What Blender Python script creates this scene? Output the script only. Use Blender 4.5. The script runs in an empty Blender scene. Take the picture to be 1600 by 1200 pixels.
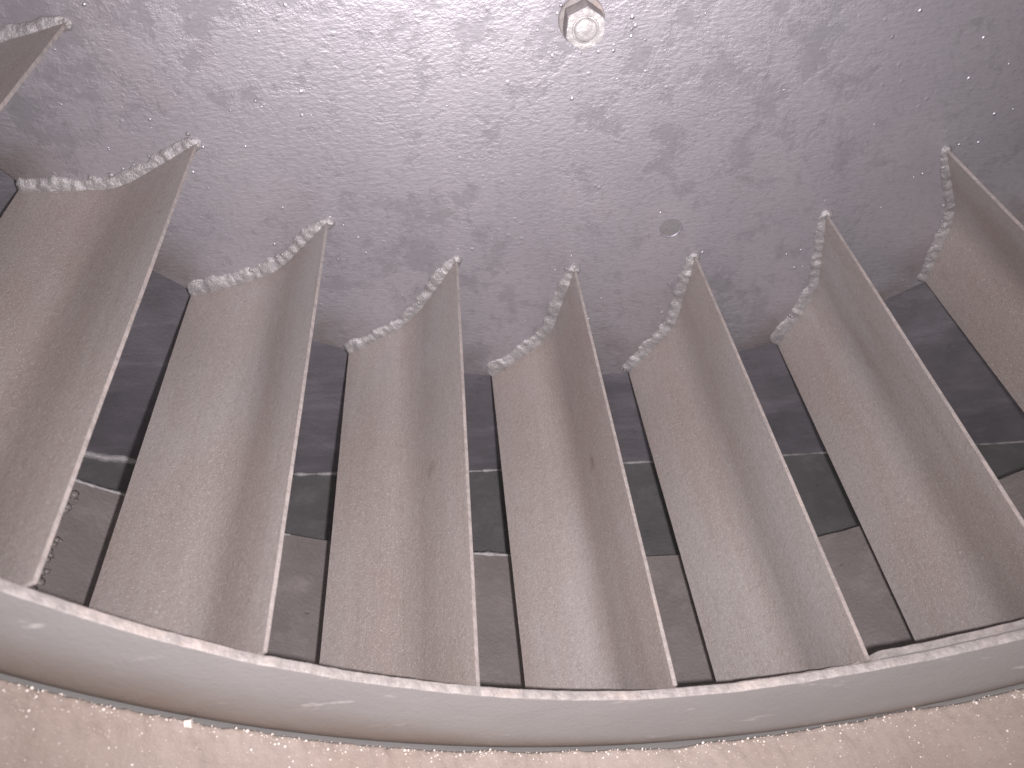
import bpy, bmesh, math, random
from mathutils import Vector, Matrix, noise

S = 0.30                       # metres per wheel unit (inlet radius of the impeller = 0.30 m)
def V(x, y, z):                # wheel coordinates (x right, y up, z along the axis to the viewer) -> Blender
    return Vector((x * S, -z * S, y * S))
def polar(r, a, z):            # a = angle from straight down, positive to the right
    return V(r * math.sin(a), -r * math.cos(a), z)

sc = bpy.context.scene
# ------------------------------------------------------------------ camera
cam = bpy.data.cameras.new('camera')
co = bpy.data.objects.new('camera', cam)
sc.collection.objects.link(co)
fwd = Vector((0.0638, 0.7192, -0.6919)); right = Vector((0.9961, -0.0884, 0.0)); down = Vector((-0.0611, -0.6892, -0.7220))
M = Matrix((right, -down, -fwd)).transposed().to_4x4()
M.translation = V(-0.3074, 0.0306, 1.3962)
co.matrix_world = M
cam.sensor_width = 36.0
cam.lens = 1296.7 / 1600 * 36.0
cam.clip_start = 0.01; cam.clip_end = 50
cam.dof.use_dof = True; cam.dof.focus_distance = 0.43; cam.dof.aperture_fstop = 14
sc.camera = co

# ------------------------------------------------------------------ world: dim spill of the room behind the phone
w = bpy.data.worlds.new('World'); sc.world = w; w.use_nodes = True
bg = w.node_tree.nodes['Background']
bg.inputs['Color'].default_value = (1.0, 0.92, 0.90, 1); bg.inputs['Strength'].default_value = 0.9

# ------------------------------------------------------------------ the phone's flash, a small LED beside the lens
fl = bpy.data.lights.new('flash', 'SPOT'); fl.shadow_soft_size = 0.0025
fl.spot_size = math.radians(112); fl.spot_blend = 1.0
fl.energy = 21.0; fl.color = (1.0, 0.952, 0.962)
fo = bpy.data.objects.new('flash', fl); sc.collection.objects.link(fo)
FM = M @ Matrix.Rotation(math.radians(9), 4, 'X'); FM.translation = M.translation + right * 0.0115 + down * 0.005
fo.matrix_world = FM

sc.view_settings.view_transform = 'Standard'; sc.view_settings.look = 'None'
sc.view_settings.exposure = 0.0; sc.view_settings.gamma = 1.0
sc.render.engine = 'CYCLES'; sc.cycles.max_bounces = 5; sc.cycles.diffuse_bounces = 3; sc.cycles.glossy_bounces = 2

# ------------------------------------------------------------------ material helpers
class NT:
    def __init__(s, name):
        s.m = bpy.data.materials.new(name); s.m.use_nodes = True
        s.t = s.m.node_tree; s.b = s.t.nodes['Principled BSDF']
        s.tc = s.t.nodes.new('ShaderNodeTexCoord').outputs['Object']
    def n(s, typ, **kw):
        x = s.t.nodes.new(typ)
        for k, v in kw.items():
            if k in x.inputs: s.put(x.inputs[k], v)
            else: setattr(x, k, v)
        return x
    def put(s, inp, v):
        if isinstance(v, bpy.types.NodeSocket): s.t.links.new(v, inp)
        else: inp.default_value = v
    def noise(s, scale, detail=4, rough=.55, vec=None, dist=0):
        x = s.n('ShaderNodeTexNoise', Scale=scale, Detail=detail, Roughness=rough, Distortion=dist)
        s.t.links.new(vec or s.tc, x.inputs['Vector']); return x.outputs['Fac']
    def voro(s, scale, vec=None, feature='F1'):
        x = s.n('ShaderNodeTexVoronoi', Scale=scale, feature=feature)
        s.t.links.new(vec or s.tc, x.inputs['Vector']); return x.outputs['Distance']
    def ramp(s, fac, stops):
        x = s.n('ShaderNodeValToRGB', Fac=fac); e = x.color_ramp.elements
        while len(e) < len(stops): e.new(.5)
        for k, (p, c) in enumerate(stops):
            e[k].position = p; e[k].color = (c, c, c, 1) if not isinstance(c, tuple) else (*c, 1)
        return x.outputs['Color']
    def mix(s, f, a, b, mode='MIX'):
        x = s.n('ShaderNodeMix', data_type='RGBA', blend_type=mode)
        s.put(x.inputs[0], f)
        s.put(x.inputs[6], (*a, 1) if isinstance(a, tuple) else a); s.put(x.inputs[7], (*b, 1) if isinstance(b, tuple) else b)
        return x.outputs[2]
    def math(s, op, a, b=0.0, c=0.0):
        x = s.n('ShaderNodeMath', operation=op); s.put(x.inputs[0], a); s.put(x.inputs[1], b); s.put(x.inputs[2], c); return x.outputs[0]
    def map(s, scale, rot=(0, 0, 0), loc=(0, 0, 0)):
        x = s.n('ShaderNodeMapping'); s.t.links.new(s.tc, x.inputs['Vector'])
        x.inputs['Scale'].default_value = scale; x.inputs['Rotation'].default_value = rot; x.inputs['Location'].default_value = loc
        return x.outputs['Vector']
    def bump(s, h, dist, strength=1.0, prev=None):
        x = s.n('ShaderNodeBump', Height=h, Distance=dist, Strength=strength)
        if prev: s.t.links.new(prev, x.inputs['Normal'])
        return x.outputs['Normal']
    def out(s, col, rough, normal=None, metal=0.0, spec=0.5):
        s.put(s.b.inputs['Base Color'], (*col, 1) if isinstance(col, tuple) else col)
        s.put(s.b.inputs['Roughness'], rough); s.put(s.b.inputs['Metallic'], metal); s.b.inputs['Specular IOR Level'].default_value = spec
        if normal: s.t.links.new(normal, s.b.inputs['Normal'])
        return s.m

def mat_plate():
    t = NT('silver_grey_paint')
    big = t.noise(6.5, 3, .5, vec=t.map((1, 1, 1), loc=(.62, 0, .55))); n2 = t.noise(42, 7, .72, dist=.15); n3 = t.noise(230, 3, .6)
    # worn, smoother darker blotches with crisp ragged outlines, gathered in some areas
    bl = t.math('ADD', n2, t.math('MULTIPLY', big, .55))
    blot = t.ramp(bl, [(.80, 0.0), (.90, 1.0)])
    base = t.mix(t.ramp(t.noise(17, 5, .6), [(.35, 0.0), (.68, 1.0)]), (.396, .378, .418), (.436, .416, .452))
    base = t.mix(t.math('MULTIPLY', blot, .42), base, (.275, .262, .292))
    rust = t.ramp(t.noise(7.5, 5, .62, vec=t.map((1, 1, 1), loc=(3.1, 1.7, .4))), [(.56, 0.0), (.74, .45)])
    base = t.mix(rust, base, (.32, .275, .275))
    ln = t.n('ShaderNodeVectorMath', operation='LENGTH'); t.t.links.new(t.map((1, 0, 1)), ln.inputs[0])
    rimd = t.math('MULTIPLY', t.ramp(ln.outputs['Value'], [(.352, 0.0), (.388, 1.0)]), t.ramp(t.noise(26, 4, .6), [(.38, 0.0), (.62, .7)]))
    base = t.mix(rimd, base, (.23, .185, .165))                       # brown dirt along the outer edge
    base = t.mix(t.ramp(n3, [(.33, .22), (.5, 0.0)]), base, (.22, .21, .22))
    g1 = t.noise(420, 3, .6, vec=t.map((.6, 1, 1.25), rot=(0, .25, 0))); g2 = t.noise(95, 4, .6, vec=t.map((.75, 1, 1.2), rot=(0, .3, 0)))
    h = t.math('ADD', t.math('MULTIPLY', g1, .8), t.math('MULTIPLY', g2, .28))
    h = t.math('MULTIPLY', h, t.mix(blot, (1.0,) * 3, (.45,) * 3))
    nib = t.math('MULTIPLY', t.ramp(t.voro(150), [(.0, 1.0), (.22, 0.0)]), t.ramp(t.noise(24, 3, .6), [(.54, 0.0), (.66, 1.0)]))
    h = t.math('ADD', h, t.math('MULTIPLY', nib, .8))
    return t.out(base, t.mix(blot, (.445,) * 3, (.435,) * 3), t.bump(h, .00034, 1.0), .80)

def mat_blade():
    t = NT('brown_grey_bare_steel')
    info = t.n('ShaderNodeObjectInfo').outputs['Random']
    sh = t.n('ShaderNodeCombineXYZ', X=t.math('MULTIPLY', info, 9.0), Y=t.math('MULTIPLY', info, 5.0))
    def vec(sc):
        a = t.n('ShaderNodeVectorMath', operation='ADD'); t.t.links.new(t.map(sc), a.inputs[0]); t.t.links.new(sh.outputs[0], a.inputs[1]); return a.outputs[0]
    streak = t.noise(38, 5, .62, vec=vec((1, .10, 1))); mid = t.noise(9, 6, .65, vec=vec((1, .6, 1))); fine = t.noise(430, 3, .6); micro = t.noise(1250, 2, .6)
    base = t.mix(t.ramp(mid, [(.36, 0.0), (.64, 1.0)]), (.298, .248, .230), (.350, .318, .310))
    base = t.mix(t.ramp(streak, [(.34, .45), (.52, 0.0)]), base, (.272, .215, .195))
    base = t.mix(t.ramp(streak, [(.58, 0.0), (.75, .35)]), base, (.385, .355, .35))
    base = t.mix(t.ramp(fine, [(.36, .22), (.52, 0.0)]), base, (.17, .145, .138))
    base = t.mix(t.ramp(micro, [(.56, 0.0), (.74, .6)]), base, (.62, .57, .55))  # pale specks paint the sparkle of fine grit into the colour
    blot = t.ramp(t.noise(30, 3, .5, vec=vec((1, .6, 1))), [(.70, 0.0), (.77, .6)])
    base = t.mix(blot, base, (.15, .105, .088))
    h = t.math('ADD', t.math('MULTIPLY', fine, .4), t.math('MULTIPLY', micro, .4))
    return t.out(base, t.ramp(mid, [(.3, .54), (.7, .42)]), t.bump(h, .00044, .9, t.bump(streak, .0008, .5)), .36)

def mat_edge(name='bright_cut_edge', c0=(.18, .155, .148), c1=(.245, .215, .207)):
    t = NT(name); n = t.noise(260, 4, .65); m = t.noise(60, 4, .6)
    base = t.mix(t.ramp(n, [(.35, 0.0), (.65, 1.0)]), c0, c1)
    base = t.mix(t.ramp(m, [(.5, 0.0), (.7, .5)]), base, (.30, .24, .22))
    return t.out(base, .58, t.bump(n, .0007, 1.0), .1)

def mat_weld():
    t = NT('silver_painted_weld'); n = t.noise(520, 5, .68); m = t.noise(120, 4, .6)
    base = t.mix(t.ramp(m, [(.35, 0.0), (.65, 1.0)]), (.205, .192, .200), (.280, .264, .271))
    base = t.mix(t.ramp(n, [(.40, .15), (.55, 0.0)]), base, (.15, .135, .135))
    return t.out(base, .47, t.bump(n, .0007, 1.0, t.bump(m, .0010, .6)), .45)

def mat_ring():
    t = NT('grey_ring_paint')
    n = t.noise(12, 5, .6); f = t.noise(500, 2, .5); s = t.noise(80, 5, .65, vec=t.map((.35, 1, 1.3)))
    base = t.mix(t.ramp(n, [(.3, 0.0), (.7, 1.0)]), (.190, .180, .181), (.215, .203, .202))
    base = t.mix(t.ramp(s, [(.63, 0.0), (.70, .7)]), base, (.40, .375, .37))
    # grime gathered in the rounded outer edge of the ring, thick on the left, thin on the right, where it paints in the gap's shade
    g = t.n('ShaderNodeVertexColor', layer_name='grime_and_shade').outputs['Color']
    base = t.mix(t.math('MULTIPLY', g, t.ramp(t.noise(40, 4, .6), [(.2, .75), (.6, 1.0)])), base, (.135, .105, .090))
    return t.out(base, .48, t.bump(f, .0003, .5, t.bump(n, .003, .5)), .1)

def mat_dust():
    t = NT('rusty_dust'); n = t.noise(14, 6, .6); f = t.noise(330, 4, .65); m = t.noise(1000, 2, .6)
    base = t.mix(t.ramp(n, [(.33, 0.0), (.68, 1.0)]), (.195, .153, .133), (.228, .189, .170))
    base = t.mix(t.ramp(f, [(.3, .35), (.5, 0.0)]), base, (.16, .122, .105))
    base = t.mix(t.ramp(m, [(.66, 0.0), (.74, .5)]), base, (.50, .45, .43))
    return t.out(base, .85, t.bump(f, .0004, .8, t.bump(m, .0003, .7)))

def mat_grain():
    t = NT('pale_dust_grain'); n = t.noise(700, 2, .5)
    return t.out(t.mix(n, (.34, .28, .25), (.66, .60, .57)), .5)

def mat_case(name, a, b, rough=.5, streak=(1, 1, .2)):
    t = NT(name); n = t.noise(22, 6, .62); s = t.noise(45, 5, .65, vec=t.map(streak, rot=(0, .5, 0))); f = t.noise(420, 3, .6)
    base = t.mix(t.ramp(n, [(.32, 0.0), (.68, 1.0)]), a, b)
    base = t.mix(t.ramp(s, [(.5, 0.0), (.72, .5)]), base, tuple(min(1, c * 1.5) for c in b))
    pit = t.ramp(t.noise(130, 4, .6), [(.68, 0.0), (.74, .7)])
    base = t.mix(pit, base, tuple(c * .4 for c in a))
    return t.out(base, rough, t.bump(f, .0006, .7, t.bump(s, .0010, .7)), .1)

def mat_nut():
    t = NT('painted_nut_steel'); n = t.noise(180, 4, .6); m = t.noise(60, 3, .6)
    base = t.mix(t.ramp(m, [(.35, 0.0), (.65, 1.0)]), (.33, .305, .31), (.47, .45, .46))
    return t.out(base, .34, t.bump(n, .0012, .9, t.bump(m, .003, .6)), .4)

M_plate, M_blade, M_edge, M_weld, M_ring, M_dust, M_grain, M_nut = mat_plate(), mat_blade(), mat_edge(), mat_weld(), mat_ring(), mat_dust(), mat_grain(), mat_nut()
M_side = mat_edge('brown_shaded_flank', (.17, .148, .147), (.225, .20, .20))  # brown steel, with the shade on the nut's sides put into the colour
M_rim = mat_edge('bright_ring_rim', (.135, .120, .116), (.195, .174, .169))
M_wall = mat_case('dark_casing_paint', (.080, .074, .083), (.118, .108, .124), .40, (.4, 1, 1.5))
M_floor = mat_case('dark_floor_paint', (.075, .073, .075), (.10, .096, .098), .55)
M_collar = mat_case('dusty_collar_paint', (.112, .098, .095), (.145, .127, .122), .6)
M_plug = mat_case('dull_hole_floor', (.118, .110, .116), (.140, .132, .138), .6)

# ------------------------------------------------------------------ mesh helpers
def obj(name, bm, mats, parent=None, smooth=None):
    me = bpy.data.meshes.new(name)
    bmesh.ops.recalc_face_normals(bm, faces=bm.faces)
    bm.to_mesh(me); bm.free()
    for m in (mats if isinstance(mats, (list, tuple)) else [mats]): me.materials.append(m)
    o = bpy.data.objects.new(name, me); sc.collection.objects.link(o)
    if parent: o.parent = parent
    if smooth is not None:
        me.polygons.foreach_set('use_smooth', [True] * len(me.polygons))
        me.set_sharp_from_angle(angle=math.radians(smooth))
    return o
def empty(name, label, cat, loc=(0, 0, 0)):
    o = bpy.data.objects.new(name, None); sc.collection.objects.link(o)
    o.empty_display_size = .05; o['label'] = label; o['category'] = cat
    return o
def nz(x, y=0.0, z=0.0): return noise.noise(Vector((x, y, z)))
def lathe(bm, prof, angs, closed_prof=True, full=True, fr=None):
    """prof: list of (r, z, mat) or a function a -> list; fr: (k, a, r, z) -> (r, z) tweak"""
    rings = []
    for a in angs:
        pr = prof(a) if callable(prof) else prof
        rings.append([bm.verts.new(polar(r, a, z)) for r, z, _ in pr])
    pr = prof(0) if callable(prof) else prof
    n = len(pr); faces = []
    for i in range(len(angs) if full else len(angs) - 1):
        A, B = rings[i], rings[(i + 1) % len(angs)]
        for k in range(n if closed_prof else n - 1):
            f = bm.faces.new((A[k], A[(k + 1) % n], B[(k + 1) % n], B[k])); f.material_index = pr[k][2]; faces.append(f)
    return rings
def bead(bm, path, up, rad, seed, step=.0012, seg=8, flat=.62, ripple=.07, rough=.34):
    """weld bead swept along path (Blender coords): lumpy, rippled, tapered only at its ends"""
    pts = []
    for p, q in zip(path, path[1:]):
        k = max(1, int((q - p).length / step))
        pts += [p.lerp(q, i / k) for i in range(k)]
    pts.append(path[-1])
    # relax corners
    for _ in range(4):
        pts = [pts[0]] + [(pts[i - 1] + pts[i] * 2 + pts[i + 1]) / 4 for i in range(1, len(pts) - 1)] + [pts[-1]]
    rings = []; n = len(pts); ph = seed * 1.37
    for i, p in enumerate(pts):
        d = (pts[min(n - 1, i + 1)] - pts[max(0, i - 1)]).normalized()
        s = d.cross(up).normalized(); u = s.cross(d).normalized()
        L = i * step
        r = rad * (1 + rough * nz(L * 90, ph) * 1.3 + rough * .8 * nz(L * 320, ph + 9))
        r = max(r, rad * .12); r *= 1 + ripple * abs(math.sin(L * 430 + 4.0 * nz(L * 120, ph)))
        e = min(i, n - 1 - i) / 3.0
        if e < 1: r *= .35 + .65 * math.sqrt(max(0.0, 1 - (1 - e) ** 2))
        off = s * rad * .35 * nz(L * 70, ph + 31)
        ring = []
        for k in range(seg):
            a = 2 * math.pi * k / seg
            rr = r * (1 + .30 * nz(L * 380, k * 1.1, ph))
            ring.append(bm.verts.new(p + off + s * math.cos(a) * rr + u * math.sin(a) * rr * flat))
        rings.append(ring)
    for A, B in zip(rings, rings[1:]):
        for k in range(seg): bm.faces.new((A[k], A[(k + 1) % seg], B[(k + 1) % seg], B[k]))
    bm.faces.new(rings[0]); bm.faces.new(rings[-1])
def blob(bm, c, r, seed, sub=2, flat=1.0, up=Vector((0, -1, 0))):
    res = bmesh.ops.create_icosphere(bm, subdivisions=sub, radius=1.0)
    for v in res['verts']:
        d = v.co.copy(); k = r * (1 + .35 * nz(d.x * 1.6 + seed, d.y * 1.6, d.z * 1.6))
        d *= k; d -= up * d.dot(up) * (1 - flat)
        v.co = c + d

# ------------------------------------------------------------------ the impeller
wheel = empty('fan_impeller', 'silver grey steel fan impeller with bent brown-grey blades welded round its back plate', 'fan impeller')
W = 0.905
RO = 1.303
# back plate: disc with a real blind hole
HOLE = (0.1389, -0.9039); HR = 0.0225
def back_plate():
    bm = bmesh.new()
    angs = [2 * math.pi * i / 360 for i in range(360)]
    def prof(a):
        e = .0035 * nz(a * 9, 3.3) + .002 * nz(a * 40, 1.3)
        return [(.16, 0, 0), (.5, 0, 0), (.8, 0, 0), (1.0, 0, 0), (1.2, 0, 0), (RO + e - .002, 0, 0), (RO + e, -.002, 0), (RO + e, -.02, 0), (.16, -.02, 0)]
    lathe(bm, prof, angs)
    o = obj('back_plate', bm, M_plate, wheel)
    cut = bmesh.new(); N = 28
    vs = [[cut.verts.new(V(HOLE[0] + HR * math.cos(2 * math.pi * i / N) * 1.06, HOLE[1] + HR * math.sin(2 * math.pi * i / N), z)) for i in range(N)] for z in (.03, -.0045)]
    cut.faces.new(vs[0]); cut.faces.new(vs[1])
    for i in range(N): cut.faces.new((vs[0][i], vs[0][(i + 1) % N], vs[1][(i + 1) % N], vs[1][i]))
    c = obj('cutter', cut, M_plate)
    md = o.modifiers.new('b', 'BOOLEAN'); md.operation = 'DIFFERENCE'; md.object = c; md.solver = 'EXACT'
    dg = bpy.context.evaluated_depsgraph_get()
    me = bpy.data.meshes.new_from_object(o.evaluated_get(dg))
    o.modifiers.clear(); old = o.data; o.data = me; me.name = 'back_plate'; bpy.data.meshes.remove(old)
    bpy.data.objects.remove(c)
    bm = bmesh.new()
    cs = [bm.verts.new(V(HOLE[0] + HR * .97 * math.cos(2 * math.pi * i / N), HOLE[1] + HR * .93 * math.sin(2 * math.pi * i / N), -.0036 + .0004 * math.sin(i))) for i in range(N)]
    ce = bm.verts.new(V(*HOLE, -.0032))
    for i in range(N): bm.faces.new((cs[i], cs[(i + 1) % N], ce))
    h = obj('hole_plug', bm, M_plug, o, 60); h['label'] = 'dull plugged round hole in the back plate'
    return o
plate = back_plate()

# blades: corner points on the back plate (inner tip, fold, outer end) and the inner tip at the front ring
BL = {
 -1: ((-0.8889, -0.4611), (-1.0586, -0.5024), (-1.2239, -0.4531), (-0.8870, -0.4619)),
  0: ((-0.7434, -0.6741), (-0.9005, -0.7564), (-1.0754, -0.7512), (-0.7337, -0.6682)),
  1: ((-0.5420, -0.8473), (-0.6583, -0.9590), (-0.8378, -1.0049), (-0.5456, -0.8346)),
  2: ((-0.2983, -0.9519), (-0.3957, -1.0987), (-0.5447, -1.1842), (-0.3087, -0.9627)),
  3: ((-0.0551, -0.9913), (-0.1019, -1.1732), (-0.2309, -1.2778), (-0.0517, -1.0067)),
  4: ((0.1973, -0.9748), (0.1817, -1.1570), (0.0907, -1.2941), (0.2014, -0.9807)),
  5: ((0.4559, -0.8886), (0.4887, -1.0811), (0.4342, -1.2351), (0.4468, -0.8946)),
  6: ((0.6587, -0.7547), (0.7349, -0.8996), (0.7307, -1.0726), (0.6610, -0.7504)),
}
DA = 2 * math.pi / 24
for i in range(7, 23):                                   # the rest of the wheel, evenly spaced
    a = math.radians(-3.14) + DA * (i - 3)
    p = lambda r, d: (r * math.sin(a + d), -r * math.cos(a + d))
    BL[i] = (p(1, 0), p(1.172, -.037), p(1.305, -.1255), p(1, 0))
TH = 0.0056
def section(T, B, O):
    """open polyline of the visible face O -> fold (rounded) -> T, plus offset copy"""
    T, B, O = Vector(T), Vector(B), Vector(O)
    d1 = (O - B).normalized(); d2 = (T - B).normalized(); fr = .044
    arc = []
    P0 = B + d1 * fr; P2 = B + d2 * fr
    for k in range(7):
        t = k / 6; arc.append(P0 * (1 - t) ** 2 + B * 2 * t * (1 - t) + P2 * t * t)
    pts = [O, O.lerp(P0, .35), O.lerp(P0, .7)] + arc + [P2.lerp(T, .35), P2.lerp(T, .7), T]
    off = []
    for k, q in enumerate(pts):
        d = (pts[min(k + 1, len(pts) - 1)] - pts[max(k - 1, 0)]).normalized()
        off.append(q + Vector((d.y, -d.x)) * TH)
    return pts, off
def make_blade(i):
    T, B, O, F = BL[i]
    sh = Vector(F) - Vector(T)
    pts, off = section(T, B, O)
    bm = bmesh.new(); NZ = 28; rows = []
    for j in range(NZ + 1):
        z = .0015 + (W - .0015) * j / NZ
        s = sh * (z / W); row = []
        for side, arr in ((0, pts), (1, off)):
            for k, q in enumerate(arr):
                e = .0013 * nz(z * 26 + i * 7, k * .2, side) if k in (0, len(arr) - 1) else 0     # slightly ragged cut edges
                wv = .0016 * nz(z * 3.5, k * .35, i * 3.1)                                         # plate not dead flat
                r = (q + s); r = r + r.normalized() * (e * (-1) + wv)
                row.append(bm.verts.new(V(r.x, r.y, z)))
        rows.append(row)
    n = len(pts)
    for A, Bq in zip(rows, rows[1:]):
        for k in range(n - 1):
            bm.faces.new((A[k], A[k + 1], Bq[k + 1], Bq[k]))
            bm.faces.new((A[n + k + 1], A[n + k], Bq[n + k], Bq[n + k + 1]))
        f = bm.faces.new((A[n - 1], A[2 * n - 1], Bq[2 * n - 1], Bq[n - 1])); f.material_index = 1
        f = bm.faces.new((A[0], Bq[0], Bq[n], A[n])); f.material_index = 0
    for R_ in (rows[0], rows[-1]):
        for k in range(n - 1): bm.faces.new((R_[k], R_[n + k], R_[n + k + 1], R_[k + 1]))
    o = obj('blade', bm, [M_blade, M_edge], wheel, 50)
    # weld fillet in the corner between the blade face and the back plate, wrapped round the tip
    bm = bmesh.new(); rnd = random.Random(100 + i)
    fillet(bm, pts, i * 5.3 + 2, rnd)
    for _ in range(6):
        k = rnd.randrange(len(pts)); a, b = pts[max(0, k - 1)], pts[min(len(pts) - 1, k + 1)]
        m = Vector((-(b - a).y, (b - a).x)).normalized()
        blob(bm, V(*(pts[k] + m * rnd.uniform(.004, .022)), rnd.uniform(.001, .006)), .0011 * rnd.uniform(.6, 1.5), rnd.random() * 50, 1, .7)
    obj('weld_bead', bm, M_weld, o, 75)
def fillet(bm, pts, ph, rnd):
    P = []                                              # (foot point, outward normal in the plate plane)
    for a, b in zip(pts, pts[1:]):
        n = max(1, int((b - a).length / .0042)); m = Vector((-(b - a).y, (b - a).x)).normalized()
        P += [(a.lerp(b, k / n), m) for k in range(n)]
    # soften the change of normal along the fold
    for _ in range(6):
        P = [P[0]] + [((P[k - 1][0] + P[k][0] * 2 + P[k + 1][0]) / 4, (P[k - 1][1] + P[k][1] * 2 + P[k + 1][1]).normalized()) for k in range(1, len(P) - 1)] + [P[-1]]
    T = pts[-1]; d = (pts[-1] - pts[-2]).normalized(); m = Vector((-d.y, d.x))
    tip = [max(0.0, (k - len(P) + 9) / 9) * .5 for k in range(len(P))] + [1.0] * 40
    for k in range(10):
        t = math.pi * k / 9; P.append((T - m * TH * k / 9 + d * .001, (m * math.cos(t) + d * math.sin(t)).normalized()))
    for k in range(1, 1 + rnd.randrange(4, 12)): P.append((T - m * TH - d * .0042 * k, -m))
    n = len(P); seg = 9; rings = []; wide = rnd.uniform(.85, 1.2)
    for i, (q, m) in enumerate(P):
        L = i * .0042; f = i / n
        e = min(1, min(i + 1, n - i) / 5.0); e = math.sqrt(1 - (1 - e) ** 2)
        w_ = wide * (.0235 - .007 * f) * (1 + .30 * nz(L * 24, ph) + .22 * nz(L * 75, ph + 3) + .12 * nz(L * 200, ph)) * (.3 + .7 * e)
        h_ = .0085 * (1 + .35 * nz(L * 30, ph + 13) + .25 * nz(L * 90, ph + 5)) * (.3 + .7 * e)
        w_ *= 1 - .5 * tip[i]; h_ *= 1 - .15 * tip[i]
        ring = []
        for k in range(seg):
            u = k / (seg - 1); a = u * math.pi / 2
            x = w_ * (.62 * math.sin(a) + .38 * u); z = h_ * (.62 * math.cos(a) + .38 * (1 - u))
            c = .0022 * nz(L * 110, u * 2.6, ph) + .0011 * nz(L * 330, u * 7, ph + 7)
            c += .0004 * math.sin(L * 330 + 3 * nz(L * 50, ph) + u * 1.6)
            c *= .25 + .75 * math.sin(math.pi * min(1, u + .12))
            p = q + m * (x + c * math.sin(a) - (.002 if k == 0 else 0))
            ring.append(bm.verts.new(V(p.x, p.y, max(-.001, z + c * math.cos(a)) if k < seg - 1 else -.001)))
        rings.append(ring)
    for A, B in zip(rings, rings[1:]):
        for k in range(seg - 1): bm.faces.new((A[k], A[k + 1], B[k + 1], B[k]))
    for r_ in (rings[0], rings[-1]): bm.faces.new(r_)
for i in sorted(BL): make_blade(i)

# front ring of the impeller: the annular shroud plate that carries the blades, and the ring plate in front of it
def rf(a):
    d = math.degrees(a)
    b = 1.000 + .010 * math.exp(-((d + 6) / 13.0) ** 2)
    b += .010 * math.exp(-((d - 26) / 9.0) ** 2) * .6
    return b + .0020 * nz(a * 16, 5) + .0013 * nz(a * 70, 9)
def ss(x, a, b):
    t = max(0, min(1, (x - a) / (b - a))); return t * t * (3 - 2 * t)
def fine_angles(lo, hi, n, rest):
    A = [lo + (hi - lo) * i / n for i in range(n + 1)]
    return A + [hi + (lo + 2 * math.pi - hi) * i / rest for i in range(1, rest)]
ANG = fine_angles(math.radians(-62), math.radians(55), 520, 150)
bm = bmesh.new()
def prof_back(a):
    d = math.degrees(a)
    r = rf(a) + .022 - .0245 * ss(d, 10.5, 13.0) + .0012 * nz(a * 50, 2)
    return [(r, .8975, 1), (r, .9075, 0), (1.34, .9075, 0), (1.34, .8975, 0)]
lathe(bm, prof_back, ANG)
obj('shroud_plate', bm, [M_ring, M_rim], wheel, 40)
bm = bmesh.new()
def prof_front(a):
    r = rf(a)
    return [(r, .9085, 1), (r + .0004, .9185, 1), (r + .0015, .9200, 0), (1.03, .9203, 0), (1.05, .9204, 0), (1.07, .9205, 0), (1.09, .9205, 0), (1.105, .9204, 0), (1.12, .9204, 0), (1.132, .9200, 0), (1.143, .9192, 0), (1.154, .9175, 0), (1.164, .914, 0), (1.173, .908, 0), (1.182, .898, 0), (1.188, .885, 0),
            (1.180, .885, 0), (1.15, .9085, 0)]
rings = lathe(bm, prof_front, ANG)
ring = obj('front_ring', bm, [M_ring, M_rim], wheel, 40)
ca = ring.data.color_attributes.new('grime_and_shade', 'FLOAT_COLOR', 'POINT')
for v in ring.data.vertices:
    x, z = v.co.x / S, v.co.z / S
    r = math.hypot(x, z); d = math.degrees(math.atan2(x, -z))
    wd = .072 * (1 - ss(d, -34, 4)) + .022                           # width of the grime and shade strip shrinks to the right
    g = ss(r, 1.166 - wd - .02, 1.166 - wd * .25 + .012 * nz(d * .12, 3)) * .95
    ca.data[v.index].color = (g, g, g, 1)

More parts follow.
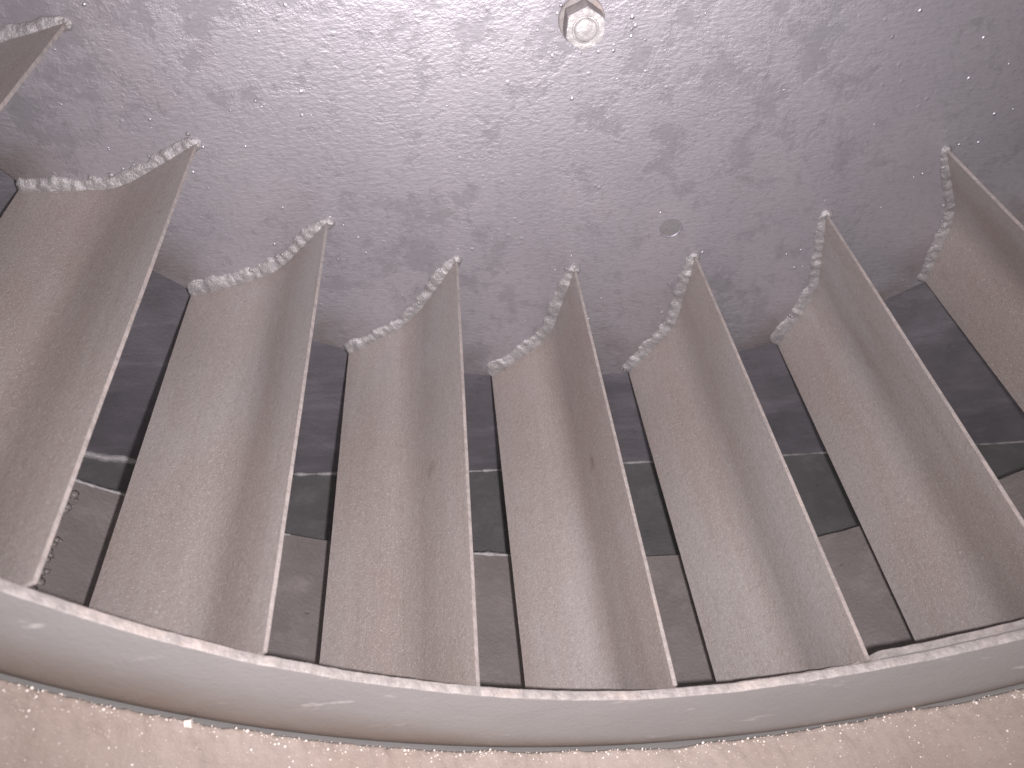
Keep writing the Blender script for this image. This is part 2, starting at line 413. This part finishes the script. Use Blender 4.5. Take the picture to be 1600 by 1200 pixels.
# nut, washer and stud end near the hub
def bolt():
    cx, cy = -0.0685, -0.4835
    bm = bmesh.new(); N = 36
    def ringv(r, z, n=N, rot=0.0): return [bm.verts.new(V(cx + r * math.cos(2 * math.pi * k / n + rot), cy + r * math.sin(2 * math.pi * k / n + rot), z)) for k in range(n)]
    def skin(A, B):
        n = len(A)
        for k in range(n): bm.faces.new((A[k], A[(k + 1) % n], B[(k + 1) % n], B[k]))
    R6 = .0605 / math.sqrt(3); rot = math.radians(90 - 4)
    # hex outline sampled finely so that the chamfer can be cut round the corners
    def hexr(t):
        u = (t % (math.pi / 3)) - math.pi / 6; return R6 * math.cos(math.pi / 6) / math.cos(u)
    def hexring(lim, z):
        return [bm.verts.new(V(cx + min(lim, hexr(2 * math.pi * k / 72)) * math.cos(2 * math.pi * k / 72 + rot), cy + min(lim, hexr(2 * math.pi * k / 72)) * math.sin(2 * math.pi * k / 72 + rot), z)) for k in range(72)]
    hs = [hexring(1, .007), hexring(1, .043), hexring(R6 * .975, .0470), hexring(R6 * .945, .0488), hexring(R6 * .87, .0496), hexring(.0225, .0494), hexring(.0205, .0475)]
    for A, B in zip(hs, hs[1:]): skin(A, B)
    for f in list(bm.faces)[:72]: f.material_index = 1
    bm.faces.new(hs[0]); bm.faces.new(hs[-1])
    for v in bm.verts:
        v.co += Vector((nz(v.co.x * 400, v.co.z * 400), nz(v.co.z * 300, 7), nz(v.co.x * 350, v.co.y * 400, 3))) * .00022
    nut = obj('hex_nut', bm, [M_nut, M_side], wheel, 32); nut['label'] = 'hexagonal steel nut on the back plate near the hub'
    bm = bmesh.new()
    a = [ringv(.0385, .0005), ringv(.0385, .006), ringv(.037, .0075), ringv(.019, .0075)]
    for A, B in zip(a, a[1:]): skin(A, B)
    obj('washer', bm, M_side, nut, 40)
    bm = bmesh.new()
    a = [ringv(.0192, .03), ringv(.0192, .0505), ringv(.0180, .0530), ringv(.0150, .0545), ringv(.007, .0550)]
    for A, B in zip(a, a[1:]): skin(A, B)
    bm.faces.new(a[-1]); bm.faces.new(a[0])
    obj('stud_end', bm, M_nut, nut, 40)
bolt()

# weld spatter and paint nibs on the back plate
def spatter():
    bm = bmesh.new(); rnd = random.Random(7)
    def drop(x, y, r): blob(bm, V(x, y, .0002), r, rnd.random() * 90, 1, .28)
    for i in range(-1, 8):
        T = Vector(BL[i][0]); B = Vector(BL[i][1])
        for _ in range(8):
            q = T.lerp(B, rnd.random() ** 1.6); a = rnd.uniform(0, 6.28); d = rnd.uniform(.015, .085)
            drop(q.x + math.cos(a) * d, q.y + math.sin(a) * d, rnd.uniform(.0004, .0011))
    for _ in range(60):
        a = rnd.uniform(-1.1, 1.0); r = rnd.uniform(.45, 1.25)
        drop(r * math.sin(a), -r * math.cos(a), rnd.uniform(.0003, .0008))
    for cx, cy, n, sp in ((-.02, -.50, 8, .05), (-.14, -.50, 10, .07), (.035, -.53, 9, .03), (-.62, -.62, 10, .08), (.62, -.62, 10, .09)):
        for _ in range(n): drop(rnd.gauss(cx, sp), rnd.gauss(cy, sp), rnd.uniform(.0004, .0013))
    o = obj('weld_spatter', bm, M_plate, wheel, 80); o['kind'] = 'stuff'
spatter()

# ------------------------------------------------------------------ the casing round the wheel
case = empty('fan_casing', 'dark grey steel fan casing behind the impeller with dusty inlet collar in front', 'fan casing')
ZB = -.12
fl_pts = [(-3.2, .6), (-2.6, -.45), (-2.1, -1.03), (-1.7, -1.36), (-1.278, -1.587), (-1.0, -1.682), (-.771, -1.719), (-.299, -1.758), (.138, -1.767), (.617, -1.78), (1.29, -1.793), (3.2, -1.80)]
bm = bmesh.new()
q = [bm.verts.new(V(x, y, z)) for z in (ZB, ZB - .02) for x, y in ((-3.3, -1.95), (3.3, -1.95), (3.3, 2.4), (-3.3, 2.4))]
for f in ((0, 1, 2, 3), (7, 6, 5, 4), (0, 4, 5, 1), (1, 5, 6, 2), (2, 6, 7, 3), (3, 7, 4, 0)): bm.faces.new([q[k] for k in f])
bw = obj('back_wall', bm, M_wall, case)
bm = bmesh.new()
A = [[bm.verts.new(V(x, y - dy, z)) for x, y in fl_pts] for z, dy in ((ZB + .001, 0), (1.05, 0), (1.05, .02), (ZB + .001, .02))]
for a in range(4):
    for k in range(len(fl_pts) - 1): bm.faces.new((A[a][k], A[a][k + 1], A[(a + 1) % 4][k + 1], A[(a + 1) % 4][k]))
sheet = obj('scroll_sheet', bm, M_floor, case, 40)
for pts_, o_, r_, sd_, rg_ in ((fl_pts[2:7], .004, .0034, 3, .4), (fl_pts[6:9], .002, .0012, 13, .95), (fl_pts[8:], .001, .0006, 23, .9)):
    bm = bmesh.new()
    bead(bm, [V(x, y + o_, ZB + o_) for x, y in pts_], Vector((0, -1, 1)), r_, sd_, step=.003, rough=rg_)
    obj('weld_bead', bm, M_weld, sheet, 70)
# inner collar of the casing, its far edge showing as an arc through the gaps
bm = bmesh.new()
RC = 1.60
def zc(a):
    d = math.degrees(a); return .292 + .050 * ss(d, -10, 22) - .010 * math.exp(-((d + 14) / 9) ** 2) + .012 * ss(-d, 33, 43) + .0016 * nz(a * 60, 1) + .002 * nz(a * 17, 4)
CA = fine_angles(math.radians(-75), math.radians(70), 420, 60)
lathe(bm, lambda a: [(RC, zc(a), 0), (RC, .6, 0), (RC, .8, 0), (RC, 1.02, 0), (RC + .015, 1.02, 0), (RC + .015, zc(a), 0)], CA)
col = obj('inner_collar', bm, M_collar, case, 40)
rnd = random.Random(4)
for a0, a1, r in ((-50, -36.5, .0009), (-13.5, -7.5, .0009), (.5, 3.8, .0010), (-27, -25.5, .0008)):
    n = 10; bm = bmesh.new()
    bead(bm, [polar(RC - .0005, math.radians(a0 + (a1 - a0) * k / n), zc(math.radians(a0 + (a1 - a0) * k / n)) + .001) for k in range(n + 1)], Vector((0, -.3, 1)), r, a0, step=.0016, rough=.7)
    obj('weld_bead', bm, M_weld, col, 70)
bm = bmesh.new()
for k in range(230):                                          # rough lumpy seam running along the collar on the left
    a = math.radians(rnd.gauss(-41.5, .5)); z = rnd.uniform(.32, .98)
    blob(bm, polar(RC - .0005, a, z), rnd.uniform(.0008, .0030), rnd.random() * 90, 1, .5, Vector((math.sin(a), 0, -math.cos(a))))
o = obj('seam_scale', bm, M_collar, col, 80); o['kind'] = 'stuff'

# dusty inlet collar in front of the wheel
def dust_r(a, z):
    return 1.160 - (.0045 * (nz(a * 22, z * 14) + .5) + .0022 * nz(a * 90, z * 60) + .0010 * nz(a * 260, z * 170)) * (1 - .3 * ss(z, .94, 1.1))
def rim_z(a):
    d = math.degrees(a)
    return .9218 + .0030 * nz(a * 14, 8) + .0012 * nz(a * 55, 6) + .0009 * nz(a * 190, 4) - .004 * math.exp(-((d - 12) / 7) ** 2)
bm = bmesh.new()
IA = fine_angles(math.radians(-55), math.radians(48), 900, 120)
ZS = [0, .0015, .004, .008, .013, .019, .026, .034, .044, .056, .07, .09, .12, .17, .25, .36]
def prof_in(a):
    r0 = rim_z(a)
    L = [(1.195, r0 + .004, 0)] + [(dust_r(a, r0 + k) + (.004 if k == 0 else .0012 if k == .0015 else 0), r0 + k, 0) for k in ZS] + [(1.19, r0 + .36, 0)]
    return L
lathe(bm, prof_in, IA)
obj('inlet_collar', bm, M_dust, case, 60)

# loose dust on the inlet collar
bm = bmesh.new(); rnd = random.Random(11)
def grain(a, z, r):
    res = bmesh.ops.create_icosphere(bm, subdivisions=1, radius=r)
    c = polar(dust_r(a, z) - r / S * .6, a, z); s = rnd.random() * 40
    for v in res['verts']: v.co = c + v.co * (1 + .5 * nz(v.co.x * 900 + s, v.co.y * 900, v.co.z * 900))
for _ in range(620):
    a = math.radians(rnd.uniform(-46, 36)); z = rim_z(a) + .001 + rnd.expovariate(1 / .006)
    grain(a, z, min(.0007, .00016 + rnd.expovariate(1 / .00012)))
for _ in range(430):
    a = math.radians(rnd.uniform(-50, 42)); z = rim_z(a) + rnd.uniform(0, .11)
    grain(a, z, min(.0009, .00014 + rnd.expovariate(1 / .00012)))
o = obj('dust_grains', bm, M_grain, None, 80)
o['label'] = 'pale dust grains scattered over the rusty inlet collar below the ring'; o['category'] = 'dust'; o['kind'] = 'stuff'

# one larger pale crumb on the rim
bm = bmesh.new()
a = math.radians(-34.6); c = polar(dust_r(a, .93) - .004, a, .928)
res = bmesh.ops.create_cube(bm, size=.0024)
bmesh.ops.subdivide_edges(bm, edges=bm.edges[:], cuts=2, use_grid_fill=True)
for v in bm.verts:
    k = v.co.copy(); v.co = Matrix.Rotation(.7, 3, 'X') @ (k * (1 + .28 * nz(k.x * 700, k.y * 700, k.z * 700 + 4))) + c
o = obj('dust_crumb', bm, M_grain, None, 60)
o['label'] = 'largest pale crumb lying on the dusty edge below the ring, left of centre'; o['category'] = 'crumb'
